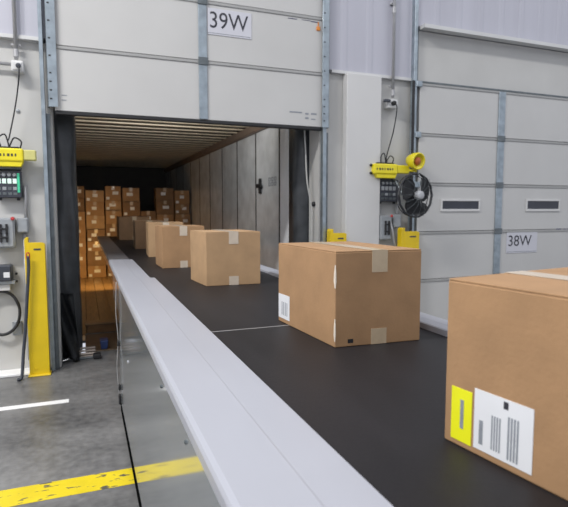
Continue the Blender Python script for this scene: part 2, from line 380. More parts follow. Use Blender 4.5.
part(t, 'hanger', bx(p.x-0.004, p.x+0.004, YD-0.008, YD, p.z+0.014, p.z+0.06), MT['orange'])

# ------------------------------------------------------------------ dock seal, leveler
def pad(x0, x1, label):
    s = thing('dock_seal_pad', label, 'dock seal', ((x0+x1)/2, 5.3, 0))
    b = bmesh.new(); n = 14; pts = []
    for k in range(n+1):
        u = k/n
        pts.append((x0+(x1-x0)*u, 5.27-0.09*math.sin(PI*u)**0.6))
    zs = [0.02+k*0.2 for k in range(14)]
    rows = [[b.verts.new((x+0.006*math.sin(z*7+x*20), y+0.008*math.sin(z*5.3+x*31), z)) for x, y in pts] for z in zs]
    back = [[b.verts.new((x0, 5.43, z)) for z in zs], [b.verts.new((x1, 5.43, z)) for z in zs]]
    for i in range(len(zs)-1):
        for k in range(n): b.faces.new((rows[i][k], rows[i][k+1], rows[i+1][k+1], rows[i+1][k]))
        b.faces.new((rows[i][0], rows[i+1][0], back[0][i+1], back[0][i])); b.faces.new((rows[i][n], back[1][i], back[1][i+1], rows[i+1][n]))
        b.faces.new((back[0][i], back[0][i+1], back[1][i+1], back[1][i]))
    bmesh.ops.recalc_face_normals(b, faces=b.faces)
    part(s, 'pad_cover', b, MT['vinyl'], smooth=True)
    return s
sl = pad(-0.30, -0.045, 'tall black vinyl dock seal pad left of the trailer opening')
sr = pad(2.17, 2.45, 'tall black vinyl dock seal pad right of the trailer opening')
solo('dock_seal_header', bx(-0.30, 2.45, 5.17, 5.43, 2.62, 3.0, 0.03), MT['vinyl'], 'black vinyl head pad across the top of the trailer opening', 'dock seal')
# loose vinyl flap at the foot of the left pad, creased
b = bmesh.new(); nx, nz = 10, 14; grid = []
for j in range(nz+1):
    z = 0.01+0.62*j/nz; row = []
    for i in range(nx+1):
        u = i/nx
        x = -0.225+0.155*u*(1-0.25*(j/nz)); y = 5.05+0.09*math.sin(u*6+j*0.5)*(1-j/nz*0.7)+0.09*(1-u)*0.3
        row.append(b.verts.new((x, y, z)))
    grid.append(row)
for j in range(nz):
    for i in range(nx): b.faces.new((grid[j][i], grid[j][i+1], grid[j+1][i+1], grid[j+1][i]))
bmesh.ops.solidify(b, geom=b.faces[:], thickness=0.004)
fl = solo('seal_flap', b, MT['vinyl'], 'creased loose black vinyl flap at the foot of the left seal pad', 'flap', smooth=True)
h = at(58, 357, 5.0)
solo('flap_hook', tube(bmesh.new(), [(h.x-0.03, 5.0, 0.012), (h.x, 4.99, 0.05), (h.x+0.03, 5.0, 0.02), (h.x+0.10, 5.03, 0.03)], 0.011, 8), MT['chrome'],
     'bright metal hook on the floor at the foot of the black flap', 'hook', smooth=True)
rp = [at(304.5, 128, 5.0), at(305.5, 150, 5.0), at(307, 180, 5.0), at(311, 204, 5.0), at(312, 212, 5.0), at(311.5, 240, 5.0), at(312, 270, 5.0)]
rr_ = thing('pull_rope', 'thin pale pull rope hanging against the right black seal pad', 'rope', (rp[-1].x, 5.0, rp[-1].z))
part(rr_, 'cord', tube(bmesh.new(), rp, 0.008, 6), MT['rope'], smooth=True)
k = at(313.5, 204, 5.0)
part(rr_, 'knot', lathe(bmesh.new(), [(0.0, -0.03), (0.018, -0.018), (0.022, 0), (0.016, 0.02), (0.0, 0.03)], k, (0.2, 0, 1), 10), MT['black'], smooth=True)
lv = thing('dock_leveler', 'brown steel dock leveler plate bridging into the trailer', 'dock leveler', (1.05, 5.3, 0))
part(lv, 'deck_plate', bx(-0.02, 2.15, 5.30, 6.05, -0.03, 0.012, 0.004), MT['plate'])
part(lv, 'lip_plate', bx(0.0, 2.13, 6.06, 6.50, -0.012, 0.016, 0.004), MT['plate'])
part(lv, 'lip_bar', bx(-0.02, 2.15, 6.50, 6.72, 0.0, 0.028, 0.01), MT['lipbar'], 'worn light brown bar on the lip edge')
part(lv, 'hinge_rod', tube(bmesh.new(), [(-0.02, 6.05, 0.004), (2.15, 6.05, 0.004)], 0.014, 8), MT['galvdark'])
st = thing('slat_rack', 'low stack of pale metal slats with a black rubber end beside the conveyor', 'slats', (0.0, 5.2, 0))
for k in range(4):
    part(st, 'slat', bx(-0.16-0.01*k, 0.07, 5.09+0.045*k, 5.12+0.045*k, 0.008+0.016*k, 0.022+0.016*k, 0.003), MT['slat'])
part(st, 'rubber_end', bx(0.045, 0.115, 5.02, 5.10, 0.0, 0.05, 0.012, 2), MT['black'])
part(st, 'base_rail', bx(-0.24, 0.09, 5.06, 5.10, 0.0, 0.02, 0.004), MT['galvdark'])
solo('blue_tub', prism([(0.125, 0.0135), (0.185, 0.0135), (0.195, 0.10), (0.115, 0.10)], 5.31, 5.45, 0.008), MT['blue'], 'dark blue plastic tub tucked beside the conveyor at the dock edge', 'tub')

# ------------------------------------------------------------------ trailer
TX0, TX1, TY0, TY1, TZ = -0.32, 2.20, 5.64, 14.7, 2.52
tr = thing('cargo_trailer', 'open enclosed cargo trailer backed up to the dock', 'trailer', (0.94, TY0, 0))
nb = 16; bw = (TX1-TX0)/nb
for k in range(nb):
    part(tr, 'floor_board', bx(TX0+bw*k+0.003, TX0+bw*(k+1)-0.003, 6.06, TY1, -0.06, -0.004, 0.003), MT['wood'])
part(tr, 'sub_floor', bx(TX0, TX1, 6.06, TY1, -0.09, -0.062), MT['dark'])
seams = [5.806+0.905*k for k in range(11)]
edges = [TY0-0.20]+seams
for a, b_ in zip(edges, edges[1:]+[TY1]):
    first = a < 5.7
    if b_-a < 0.1: continue
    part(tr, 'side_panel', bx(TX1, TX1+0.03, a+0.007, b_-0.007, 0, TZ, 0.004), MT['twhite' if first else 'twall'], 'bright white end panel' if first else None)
    part(tr, 'side_panel', bx(TX0-0.03, TX0, max(a, TY0)+0.007, b_-0.007, 0, TZ, 0.004), MT['twall'])
for y in seams:
    part(tr, 'panel_seam', bx(TX1-0.003, TX1+0.004, y-0.018, y+0.018, 0, TZ-0.11), MT['dark'], 'dark seam strip')
part(tr, 'outer_skin', bx(TX1+0.031, TX1+0.05, TY0-0.20, TY1, -0.1, TZ+0.1), MT['dark'])
part(tr, 'outer_skin', bx(TX0-0.05, TX0-0.031, TY0, TY1, -0.1, TZ+0.1), MT['dark'])
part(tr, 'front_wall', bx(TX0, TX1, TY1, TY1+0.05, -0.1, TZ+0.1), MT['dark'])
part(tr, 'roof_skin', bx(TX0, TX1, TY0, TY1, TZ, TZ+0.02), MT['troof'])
y = TY0+0.26
while y < TY1-0.1:
    bm = prism([(TX0+0.06, TZ-0.020), (TX1-0.06, TZ-0.020), (TX1-0.06, TZ), (TX0+0.06, TZ)], y-0.035, y+0.035, 0.003)
    part(tr, 'roof_bow', bm, MT['bow']); y += 0.30
for x0, x1 in ((TX1-0.075, TX1), (TX0, TX0+0.075)):
    part(tr, 'top_rail', bx(x0, x1, TY0, TY1, TZ-0.11, TZ-0.002, 0.012), MT['cant'])
# slim lamp under the rear roof header: the photo's ceiling ribs are brightest right behind the door head
rl = thing('header_lamp', 'slim white lamp under the rear roof header of the trailer', 'lamp', (0.94, 5.72, 2.40))
part(rl, 'lamp_housing', bx(0.34, 1.54, 5.67, 5.73, 2.40, 2.46, 0.006), MT['galv'])
part(rl, 'lamp_lens', bx(0.36, 1.52, 5.73, 5.738, 2.408, 2.452), MT['coolens'])
part(rl, 'bracket', bx(0.90, 0.98, 5.68, 5.72, 2.46, TZ-0.001), MT['galv'])
l = bpy.data.lights.new('header_lamp_light', 'AREA'); l.shape = 'RECTANGLE'; l.size = 1.15; l.size_y = 0.04; l.energy = 20; l.color = (1.0, 0.97, 0.94); l.spread = math.radians(178)
lo = link('header_lamp_light', l, rl, (0.0, 0.022, 0.03)); lo.rotation_euler = (math.radians(90), 0, 0)
# latch bracket and stencilled marks on the second wall panel
lb = part(tr, 'latch_bracket', bx(TX1-0.03, TX1, 6.46, 6.52, 1.60, 1.80, 0.008), MT['black'], 'black latch bracket')
part(lb, 'latch_bar', bx(TX1-0.045, TX1-0.02, 6.40, 6.60, 1.68, 1.73, 0.006), MT['black'])
for r in range(2):
    for c in range(3):
        y1_ = 6.20-0.105*c; z0 = 1.685+0.06*r
        bm = bmesh.new()
        abox(bm, TX1-0.002, TX1, y1_-0.075, y1_, z0, z0+0.012); abox(bm, TX1-0.002, TX1, y1_-0.075, y1_, z0+0.038, z0+0.05)
        abox(bm, TX1-0.002, TX1, y1_-0.02, y1_, z0+0.012, z0+0.038); abox(bm, TX1-0.002, TX1, y1_-0.075, y1_-0.055, z0+0.012, z0+0.038)
        part(tr, 'stencil_mark', bm, MT['ink'])

# ------------------------------------------------------------------ conveyor
cv = thing('belt_conveyor', 'long telescopic belt conveyor reaching into the open trailer', 'conveyor', (0.83, 1.5, 0))
ZB, ZR = 0.93, 0.95
def rail_prof(x0, x1, y0, y1, z0, z1, crease):
    """flat rail cap with a shallow lengthwise fold and a rounded outer edge"""
    s = 1 if x1 > x0 else -1
    w_ = abs(x1-x0)
    pts = [(x0, z0), (x0, z1-0.012), (x0+s*0.004, z1-0.004), (x0+s*0.014, z1), (x0+s*w_*crease, z1), (x0+s*(w_*crease+0.004), z1-0.001), (x1-s*0.004, z1-0.003), (x1, z1-0.007), (x1, z0)]
    return prism(pts, y0, y1)
part(cv, 'belt', bx(0.36, 1.30, -1.4, 9.35, ZB-0.012, ZB, 0.004), MT['belt'], 'charcoal rubber belt')
part(cv, 'slider_bed', bx(0.34, 1.32, -1.4, 9.28, ZB-0.06, ZB-0.014), MT['galvdark'])
for y in (1.908, -0.6): part(cv, 'belt_seam', bx(0.435, 1.234, y-0.005, y+0.005, ZB-0.001, ZB+0.0012), MT['seam'], 'pale belt lacing seam')
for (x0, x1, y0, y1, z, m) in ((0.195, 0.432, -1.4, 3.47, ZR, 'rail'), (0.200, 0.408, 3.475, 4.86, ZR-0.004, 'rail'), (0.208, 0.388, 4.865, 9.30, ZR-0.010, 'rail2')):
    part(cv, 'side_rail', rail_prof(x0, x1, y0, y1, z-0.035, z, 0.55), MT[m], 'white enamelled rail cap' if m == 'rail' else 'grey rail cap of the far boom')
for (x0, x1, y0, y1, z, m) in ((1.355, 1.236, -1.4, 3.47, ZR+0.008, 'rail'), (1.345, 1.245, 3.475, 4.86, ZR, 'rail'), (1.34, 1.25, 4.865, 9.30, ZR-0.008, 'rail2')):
    part(cv, 'side_rail', rail_prof(x0, x1, y0, y1, z-0.045, z, 0.6), MT[m])
sp = part(cv, 'side_panel', bx(0.205, 0.225, -1.4, 3.66, 0.065, ZR-0.036, 0.002), MT['steel'], 'mirror finish stainless side sheet')
part(cv, 'side_panel', bx(1.325, 1.345, -1.4, 3.66, 0.065, ZR-0.04, 0.002), MT['steel'])
part(cv, 'shadow_gap_base', bx(0.203, 1.347, -1.40, 3.66, 0.0, 0.064, 0.002), MT['shadow_gap_base'], 'black base band painted as the shadow gap')  # black band gives the shadow gap under the side sheet by colour
part(cv, 'end_sheet', bx(0.225, 1.325, 3.63, 3.655, 0.05, ZB-0.065), MT['galv'])
for y in (0.72, 1.15, 1.55):
    part(sp, 'rivet', lathe(bmesh.new(), [(0.006, 0), (0.006, 0.003), (0.003, 0.005)], (0.205, y, 0.885-0.02), (-1, 0, 0), 8), MT['galvdark'])
part(sp, 'rivet', lathe(bmesh.new(), [(0.01, 0), (0.01, 0.003), (0.005, 0.005)], (0.205, 2.9, 0.56), (-1, 0, 0), 8), MT['rail'])
part(cv, 'boom_side', bx(0.232, 0.25, 3.66, 4.90, 0.60, ZR-0.04, 0.003), MT['steel'], 'stainless side of the second boom')
part(cv, 'boom_side', bx(1.29, 1.305, 3.66, 4.90, 0.60, ZR-0.04, 0.003), MT['steel'])
part(cv, 'boom_side', bx(0.25, 0.268, 4.90, 9.28, 0.72, ZR-0.046, 0.003), MT['steel'], 'stainless side of the far boom')
part(cv, 'boom_side', bx(1.27, 1.288, 4.90, 9.28, 0.72, ZR-0.046, 0.003), MT['steel'])
part(cv, 'boom_underside', bx(0.25, 1.29, 3.66, 4.90, 0.60, 0.615), MT['galvdark'])
part(cv, 'boom_underside', bx(0.268, 1.27, 4.90, 9.28, 0.72, 0.735), MT['galvdark'])
part(cv, 'end_roller', tube(bmesh.new(), [(0.36, 9.32, ZB-0.045), (1.30, 9.32, ZB-0.045)], 0.045, 14), MT['black'], smooth=True)
# black bumpers and hose clips on the end edge of the cabinet
for (z, dz, r) in ((0.05, 0.07, 0.010), (0.15, 0.04, 0.008), (0.46, 0.04, 0.005)):
    part(cv, 'edge_bumper', bx(0.190, 0.206, 3.64-r, 3.66+r, z, z+dz, 0.006), MT['black'])
part(cv, 'edge_cable', tube(bmesh.new(), [(0.196, 3.668, 0.90), (0.188, 3.675, 0.7), (0.198, 3.67, 0.5), (0.186, 3.675, 0.3), (0.196, 3.67, 0.10)], 0.003, 6), MT['pvc'], smooth=True)
# working lamp slung under the boom nose (lights the trailer load)
bl = thing('boom_lamp', 'warm lamp slung under the conveyor nose inside the trailer', 'lamp', (0.40, 9.2, 0.62))
part(bl, 'lamp_housing', bx(0.30, 0.50, 9.12, 9.24, 0.62, 0.719, 0.012), MT['black'])
part(bl, 'lamp_lens', bx(0.31, 0.49, 9.24, 9.25, 0.63, 0.70), MT['warm'])
l = bpy.data.lights.new('boom_lamp_light', 'AREA'); l.shape = 'RECTANGLE'; l.size = 0.2; l.size_y = 0.08; l.energy = 14; l.color = (1.0, 0.62, 0.22); l.spread = math.radians(130)
lo = link('boom_lamp_light', l, bl, (0.0, 0.065, 0.05)); lo.rotation_euler = (math.radians(70), 0, math.radians(16))

# ------------------------------------------------------------------ cartons
def carton(label, loc, rot, w_, d_, h_, m, group, tape='tape', ends=True, lab=None, wear=False, skew=0.0):
    """origin at the base centre; the taped end faces -y"""
    t = thing('cardboard_box', label, 'box', loc, rot, group)
    def P(name, bm, mt, lb=None, par=None):
        for v in bm.verts: v.co.x -= (v.co.y+d_/2)*skew
        return tag(link(name, me(name, bm, mt), par or t), lb)
    x, y = w_/2, d_/2
    bm = bx(-x, x, -y, y, 0, h_-0.004, 0.003, 2)
    P('body', bm, MT[m])
    g = 0.0015
    P('flap', bx(-x+0.001, -g, -y+0.001, y-0.001, h_-0.0038, h_, 0.001), MT[m])
    P('flap', bx(g, x-0.001, -y+0.001, y-0.001, h_-0.0038, h_+0.0006, 0.001), MT[m])
    tw = 0.030 if w_ > 0.25 else 0.022; e = 0.0008
    bm = bmesh.new()
    abox(bm, -tw, tw, -y-e, y+e, h_+0.0007, h_+0.0016)
    abox(bm, -tw, tw, -y-e*1.6, -y-e*0.2, h_-0.075, h_+0.0014); abox(bm, -tw, tw, y+e*0.2, y+e*1.6, h_-0.075, h_+0.0014)
    P('packing_tape', bm, MT[tape], 'shiny packing tape over the top seam')
    if ends:
        P('packing_tape', bx(-tw, tw, -y-e*1.6, -y-e*0.2, 0.001, 0.056), MT[tape], 'shiny packing tape turned up from the base')
    for (fa, u0, u1, z0, z1, mm, bars) in (lab or []):
        if fa == 'left':
            sh = P('shipping_label', bx(-x-0.0012, -x, -u0, -u1, z0, z1), MT[mm])
            for (b0, b1, c0, c1, bmname) in bars:
                ya, yb = -(u0+(u1-u0)*b0), -(u0+(u1-u0)*b1)
                P('print', bx(-x-0.0016, -x-0.001, ya, yb, z0+(z1-z0)*c0, z0+(z1-z0)*c1), MT[bmname], None, sh)
        else:
            sh = P('shipping_label', bx(u0, u1, -y-0.0012, -y, z0, z1), MT[mm])
            for (b0, b1, c0, c1, bmname) in bars:
                P('print', bx(u0+(u1-u0)*b0, u0+(u1-u0)*b1, -y-0.0016, -y-0.001, z0+(z1-z0)*c0, z0+(z1-z0)*c1), MT[bmname], None, sh)
    if wear:
        for (z0, z1, ww) in ((h_*0.62, h_*0.86, 0.004), (0.02, h_*0.30, 0.003)):
            bm = bmesh.new(); zz = [z0, z0+(z1-z0)*0.3, z0+(z1-z0)*0.6, z1]; s = [0.2, 1, 0.8, 0.2]
            q = [[bm.verts.new((-x-0.0006, -y+ww*k_*2.2+0.002, z)), bm.verts.new((-x+0.0003, -y-0.0003, z)), bm.verts.new((-x+ww*k_, -y-0.0006, z))] for z, k_ in zip(zz, s)]
            for a, b_ in zip(q, q[1:]):
                for i in (0, 1): bm.faces.new((a[i], a[i+1], b_[i+1], b_[i]))
            P('worn_edge', bm, MT['flute'], 'pale scuffed corner edge')
        P('hand_notch', bx(-x+0.048, -x+0.068, -y-0.001, -y+0.001, 0.012, 0.026, 0.0), MT['black'])
    return t
def put(corner, rot_deg, w_, d_, skew=0.0):
    """base centre of a box whose near left corner is given"""
    r = math.radians(rot_deg); ex = Vector((math.cos(r), math.sin(r))); ey = Vector((-math.sin(r), math.cos(r)))
    c = Vector(corner)+ex*(w_/2)+ey*(d_/2)
    return (c.x, c.y, ZB+0.0005), r
HB = 0.332
GB = 'cartons riding on the conveyor'
bars_big = [(0.10, 0.17, 0.10, 0.50, 'ink')]+[(0.32+0.045*k, 0.345+0.045*k, 0.10, 0.66, 'ink') for k in range(4)]+[(0.60+0.05*k, 0.63+0.05*k, 0.06, 0.74, 'ink') for k in range(4)]+[(0.52, 0.60, 0.84, 0.96, 'inkdark')]
# near box: its far left corner is known, so the near one is d_ back along the side
rA = math.radians(8); dA = 0.46
cA = Vector((0.676, 0.832))-dA*Vector((-math.sin(rA), math.cos(rA)))
loc, r = put(cA, 8, 0.40, dA)
u = lambda s: s-dA/2          # s measured from the far left corner back towards the camera
carton('big kraft box in the right foreground with a yellow sticker', loc, r, 0.40, dA, HB, 'kraft', GB, 'tapew', True,
       [('left', u(0.018), u(0.068), 0.012, 0.118, 'lime', [(0.45, 0.62, 0.25, 0.8, 'ink')]), ('left', u(0.074), u(0.198), 0.014, 0.130, 'paper', bars_big)])
loc, r = put((0.782, 1.535), -3, 0.332, 0.475)
carton('kraft box with a scuffed corner, second nearest on the conveyor', loc, r, 0.332, 0.475, HB-0.004, 'kraft', GB, 'tape', True,
       [('left', -0.232, -0.125, 0.018, 0.118, 'paper', [(0.3+0.15*k, 0.36+0.15*k, 0.15, 0.7, 'ink') for k in range(4)])], True, 0.105)
loc, r = put((0.686, 3.066), -2, 0.343, 0.34)
carton('kraft box with pale left side, third nearest on the conveyor', loc, r, 0.343, 0.34, HB-0.002, 'kraft2', GB, 'tapew', skew=0.12)
loc, r = put((0.572, 4.12), 1, 0.34, 0.36)
carton('kraft box half hidden behind the third nearest conveyor box', loc, r, 0.34, 0.36, HB, 'kraft', GB, 'tapew')
loc, r = put((0.585, 5.15), -3, 0.34, 0.40)
carton('pale kraft box just inside the trailer mouth on the conveyor', loc, r, 0.34, 0.40, HB+0.004, 'kraft2', GB, 'tapew')
loc, r = put((0.56, 6.25), -2, 0.34, 0.40)
carton('brown box on the far boom, second from the nose', loc, r, 0.34, 0.40, HB, 'kraft3', GB)
loc, r = put((0.50, 8.15), 0, 0.45, 0.60)
carton('carton coloured dark for the shade at the conveyor nose, farthest on the belt', loc, r, 0.45, 0.60, HB+0.02, 'kraft3', GB)  # dark board colour stands in for the darkness inside the trailer

ordn = ['first', 'second', 'third', 'fourth', 'fifth', 'sixth', 'seventh', 'eighth', 'ninth', 'tenth']
widths = [0.30, 0.37, 0.33, 0.36, 0.32, 0.38, 0.33]      # seven columns of cartons across the trailer
tops = [1.86, 1.78, 1.87, 1.84, 1.36, 1.85, 1.80]
xc = -0.26
for cI, (cw, top) in enumerate(zip(widths, tops)):
    n = max(4, round(top/0.265)); hs = [random.uniform(0.8, 1.25) for _ in range(n)]; k_ = (top-0.002*n)/sum(hs); z = -0.003
    for rI, hh in enumerate(hs):
        ch = hh*k_; jw = random.uniform(0.008, 0.03)
        lx = random.uniform(-0.10, 0.0)
        lab = [('front', lx, lx+random.uniform(0.08, 0.13), ch*0.42, ch*0.42+0.065, 'paper', [])]
        if random.random() < 0.4: lab.append(('front', -cw/2+0.03, -cw/2+0.09, 0.02, 0.075, 'paper', []))
        where = 'at the bottom' if rI == 0 else 'on top' if rI == n-1 else ordn[rI]+' up'
        carton('carton in the trailer load, %s in the %s column from the left' % (where, ordn[cI]), (xc+cw/2+random.uniform(-0.003, 0.003), 11.40+random.uniform(-0.06, 0.06), z), 0,
               cw-jw, 0.36, ch, random.choice(('kraft', 'kraft', 'kraft2', 'kraft3')), 'cartons stacked at the back of the trailer', 'tape', False, lab)
        z += ch+0.002
    xc += cw+0.006

# ------------------------------------------------------------------ floor stripe and painted light streak
solo('floor_stripe', bx(-4.5, 1.30, 2.63, 2.80, 0, 0.0012), MT['ypaint'], 'worn yellow painted stripe across the grey concrete floor', 'floor stripe')
solo('floor_strip', prism([(-0.90, 0.0), (-0.14, 0.0), (-0.15, 0.0015), (-0.90, 0.0015)], 3.955, 4.025), MT['wpaint'], 'short painted streak of light on the concrete near the open dock', 'floor strip')  # streak of light on the floor, painted as a thin white slab

# ------------------------------------------------------------------ yellow guards
def guard(px0, px1, py_top, label, Y=4.70, notch=True):
    a, b_ = at(px0, 300, Y).x, at(px1, 300, Y).x; zt = at((px0+px1)/2, py_top, Y).z; w_ = b_-a
    g = thing('track_guard', label, 'guard', ((a+b_)/2, Y, 0), group='yellow door track guards')
    part(g, 'front_plate', prism([(a+w_*0.18, 0.0), (b_, 0.0), (b_, zt-0.03), (b_-w_*0.12, zt-0.02), (a+w_*0.18, zt-0.02)], Y, Y+0.010, 0.002), MT['yellow'])
    part(g, 'side_flange', prism([(a, 0.0), (a+w_*0.19, 0.0), (a+w_*0.19, zt+0.02), (a+w_*0.05, zt+0.02), (a, zt)], Y+0.004, 4.785, 0.002), MT['yellow'])
    part(g, 'side_flange', prism([(b_-0.010, 0.0), (b_, 0.0), (b_, zt-0.04), (b_-0.010, zt-0.04)], Y+0.008, 4.785, 0.0), MT['yellow'])
    part(g, 'foot_plate', bx(a-0.01, b_+0.01, Y-0.03, 4.788, 0.0, 0.012, 0.003), MT['yellow'])
    part(g, 'slot', bx(a+w_*0.45, a+w_*0.8, Y-0.002, Y+0.002, zt-0.085, zt-0.07), MT['greydark'])
    for z in (0.06, 0.42):
        part(g, 'bolt', lathe(bmesh.new(), [(0.008, 0), (0.008, 0.005)], (a+w_*0.32, Y, z), (0, -1, 0), 6), MT['yellow'])
    return g
guard(26.5, 47, 240, 'yellow steel track guard on the left side of the open dock')
guard(330, 346, 231, 'yellow steel track guard on the right side of the open dock')
guard(400.5, 418, 229.5, 'yellow steel track guard beside the closed dock door and fan')

# ------------------------------------------------------------------ wall services
def wbox(px0, py0, px1, py1, Y, depth=None):
    p0, p1 = at(px0, py0, Y), at(px1, py1, Y)
    return p0.x, p1.x, p1.z, p0.z
def conduit(px, py_bot, label, left_run=False):
    a = at(px, py_bot, YW-0.06); x = a.x
    t = thing('conduit', label, 'conduit', (x, YW-0.06, a.z))
    part(t, 'pipe', tube(bmesh.new(), [(x, YW-0.075, a.z), (x, YW-0.075, 5.6)], 0.016, 10, False), MT['pvc'], smooth=True)
    for z in (a.z+0.05, a.z+0.9, a.z+2.0):
        part(t, 'coupling', lathe(bmesh.new(), [(0.021, -0.03), (0.021, 0.03)], (x, YW-0.075, z), (0, 0, 1), 10), MT['pvc'])
        part(t, 'clamp', bx(x-0.035, x+0.035, YW-0.062, YW-0.036, z+0.06, z+0.08, 0.003), MT['pvc'])
    return x, a.z
cx, cz = conduit(16.5, 60, 'vertical grey conduit above the left junction box')
x0, x1, z0, z1 = wbox(11, 60.5, 24, 73, YW-0.07)
jb = thing('junction_box', 'white junction box on the wall left of the raised door', 'junction box', ((x0+x1)/2, YW, z0))
part(jb, 'body', bx(x0, x1, YW-0.10, YW, z0, z1, 0.012, 2), MT['pvcwhite'])
part(jb, 'cover', bx(x0+0.015, x1-0.015, YW-0.108, YW-0.099, z0+0.015, z1-0.015, 0.003), MT['pvcwhite'])
part(jb, 'socket', lathe(bmesh.new(), [(0.02, 0), (0.02, 0.014), (0.012, 0.018)], ((x0+x1)/2+0.01, YW-0.105, (z0+z1)/2), (0, -1, 0), 12), MT['greydark'])
part(jb, 'side_pipe', tube(bmesh.new(), [(x0, YW-0.05, z1-0.025), (x0-1.2, YW-0.05, z1-0.025)], 0.014, 8, False), MT['pvc'], smooth=True)
sx, sz = (x0+x1)/2+0.01, (z0+z1)/2
e = at(10, 142, YW-0.09)
solo('power_cord', tube(bmesh.new(), [(sx, YW-0.12, sz), (sx+0.005, YW-0.14, sz-0.08), (sx-0.03, YW-0.11, sz-0.3), (e.x, YW-0.10, e.z+0.05), (e.x-0.01, YW-0.115, e.z+0.012)], 0.006, 6), MT['black'],
     'thin black cord hanging from the left junction box', 'cord', smooth=True)
solo('wall_plug', lathe(bmesh.new(), [(0.014, 0), (0.016, 0.008), (0.006, 0.014)], at(18, 111, YW), (0, -1, 0), 10), MT['grey'], 'small round grey plug in the wall under the left junction box', 'wall plug')

def lamp_arm(px0, px1, py0, py1, pxe, label, sleeve):
    Y = YW-0.13
    x0, x1, z0, z1 = wbox(px0, py0, px1, py1, Y); xe = at(pxe, 150, Y).x; h_ = z1-z0
    t = thing('dock_light', label, 'dock light', ((x0+x1)/2, YW, z0))
    part(t, 'mount_plate', bx(x0+0.04, x1-0.03, YW-0.07, YW, z0-0.02, z1+0.01, 0.004), MT['galvdark'])
    bt = part(t, 'arm_tube', bx(x0, x1, YW-0.16, YW-0.065, z0+h_*0.28, z1, 0.012, 2), MT['ylight'], 'bright yellow square arm')
    part(t, 'lower_bracket', prism([(x0+0.05, z0), (x1-0.02, z0), (x1, z0+h_*0.30), (x0+0.02, z0+h_*0.30)], YW-0.15, YW-0.07, 0.004), MT['ylight'])
    part(t, 'sleeve', bx(x1, xe, YW-0.15, YW-0.08, z0+h_*0.36, z1-h_*0.06, 0.008), MT[sleeve])
    n = 7
    for k in range(n):
        xx = x0+(x1-x0)*(0.10+0.11*k)
        part(bt, 'printed_mark', bx(xx, xx+(x1-x0)*0.07*(0.6+0.4*((k*5) % 3)/2), YW-0.1612, YW-0.1598, z0+h_*0.55, z0+h_*0.70), MT['inkdark'])
    for z in (z0+h_*0.35, z1-h_*0.1):
        part(t, 'bolt', lathe(bmesh.new(), [(0.014, 0), (0.014, 0.02), (0.008, 0.024)], (x0, YW-0.11, z), (-1, 0, 0), 8), MT['black'])
    part(t, 'top_clip', bx(x0+0.05, x1-0.03, YW-0.14, YW-0.09, z1, z1+0.014, 0.003), MT['black'])
    lp = bmesh.new(); mx = x0+(x1-x0)*0.55
    tube(lp, [(mx-0.05, YW-0.11, z1+0.01), (mx-0.06, YW-0.13, z1+0.08), (mx-0.015, YW-0.12, z1+0.11), (mx+0.01, YW-0.11, z1+0.01)], 0.006, 6)
    tube(lp, [(mx+0.01, YW-0.11, z1+0.01), (mx+0.05, YW-0.13, z1+0.085), (mx+0.10, YW-0.12, z1+0.06), (mx+0.09, YW-0.11, z1+0.005)], 0.006, 6)
    part(t, 'cable_loop', lp, MT['black'], smooth=True)
    return xe, z0, z1, t
lamp_arm(-12, 24, 147.5, 167, 36, 'bright yellow dock light arm left of the open dock', 'pale')
xe, z0, z1, lh = lamp_arm(373, 396, 163.5, 178.5, 409, 'bright yellow dock light with round head above the black fan', 'ylight')
# lamp head on the right arm
c = at(416, 161, 4.68)
ax = Vector((0.15, -0.95, -0.15)).normalized()
part(lh, 'shade', lathe(bmesh.new(), [(0.03, -0.12), (0.055, -0.10), (0.085, -0.03), (0.092, 0.03), (0.090, 0.045), (0.075, 0.045), (0.07, 0.02)], c, ax, 24), MT['ylight'], smooth=True)
part(lh, 'lens', lathe(bmesh.new(), [(0.045, 0.02), (0.045, 0.03), (0.03, 0.042), (0.0, 0.046)], c, ax, 18), MT['lampin'], 'dark orange lens', smooth=True)
part(lh, 'yoke', tube(bmesh.new(), [(xe-0.02, YW-0.135, (z0+z1)/2+0.01), (c.x-0.02, YW-0.14, c.z-0.095), (c.x+0.04, 4.72, c.z-0.10)], 0.016, 8), MT['ylight'], smooth=True)
# fan
c = at(415.5, 195.3, 4.50)
fn = thing('wall_fan', 'round black fan with grey hub beside the closed dock door', 'fan', (c.x, 4.50, c.z-0.25))
fx = Vector((0.12, -0.99, 0.0)).normalized(); fa = Vector((0, 0, 1)).cross(fx).normalized(); fz = Vector((0, 0, 1))
R = 0.225
def ringpts(r, d, n=36, poly=0.0): return [c+fx*d+(fa*math.cos(2*PI*k/n)+fz*math.sin(2*PI*k/n))*r for k in range(n)]
gd = part(fn, 'guard_ring', tube(bmesh.new(), ringpts(R, 0.0, 14), 0.013, 8, closed=True), MT['fanblade'])
part(fn, 'guard_ring', tube(bmesh.new(), ringpts(R*0.96, -0.05, 32), 0.005, 6, closed=True), MT['fanblade'])
for k in range(16):
    a = 2*PI*k/16; u_ = fa*math.cos(a)+fz*math.sin(a)
    part(fn, 'guard_wire', tube(bmesh.new(), [c+fx*0.075+u_*0.05, c+fx*0.085+u_*0.12, c+fx*0.04+u_*R*0.97, c+u_*R], 0.0016, 4), MT['galvdark'])
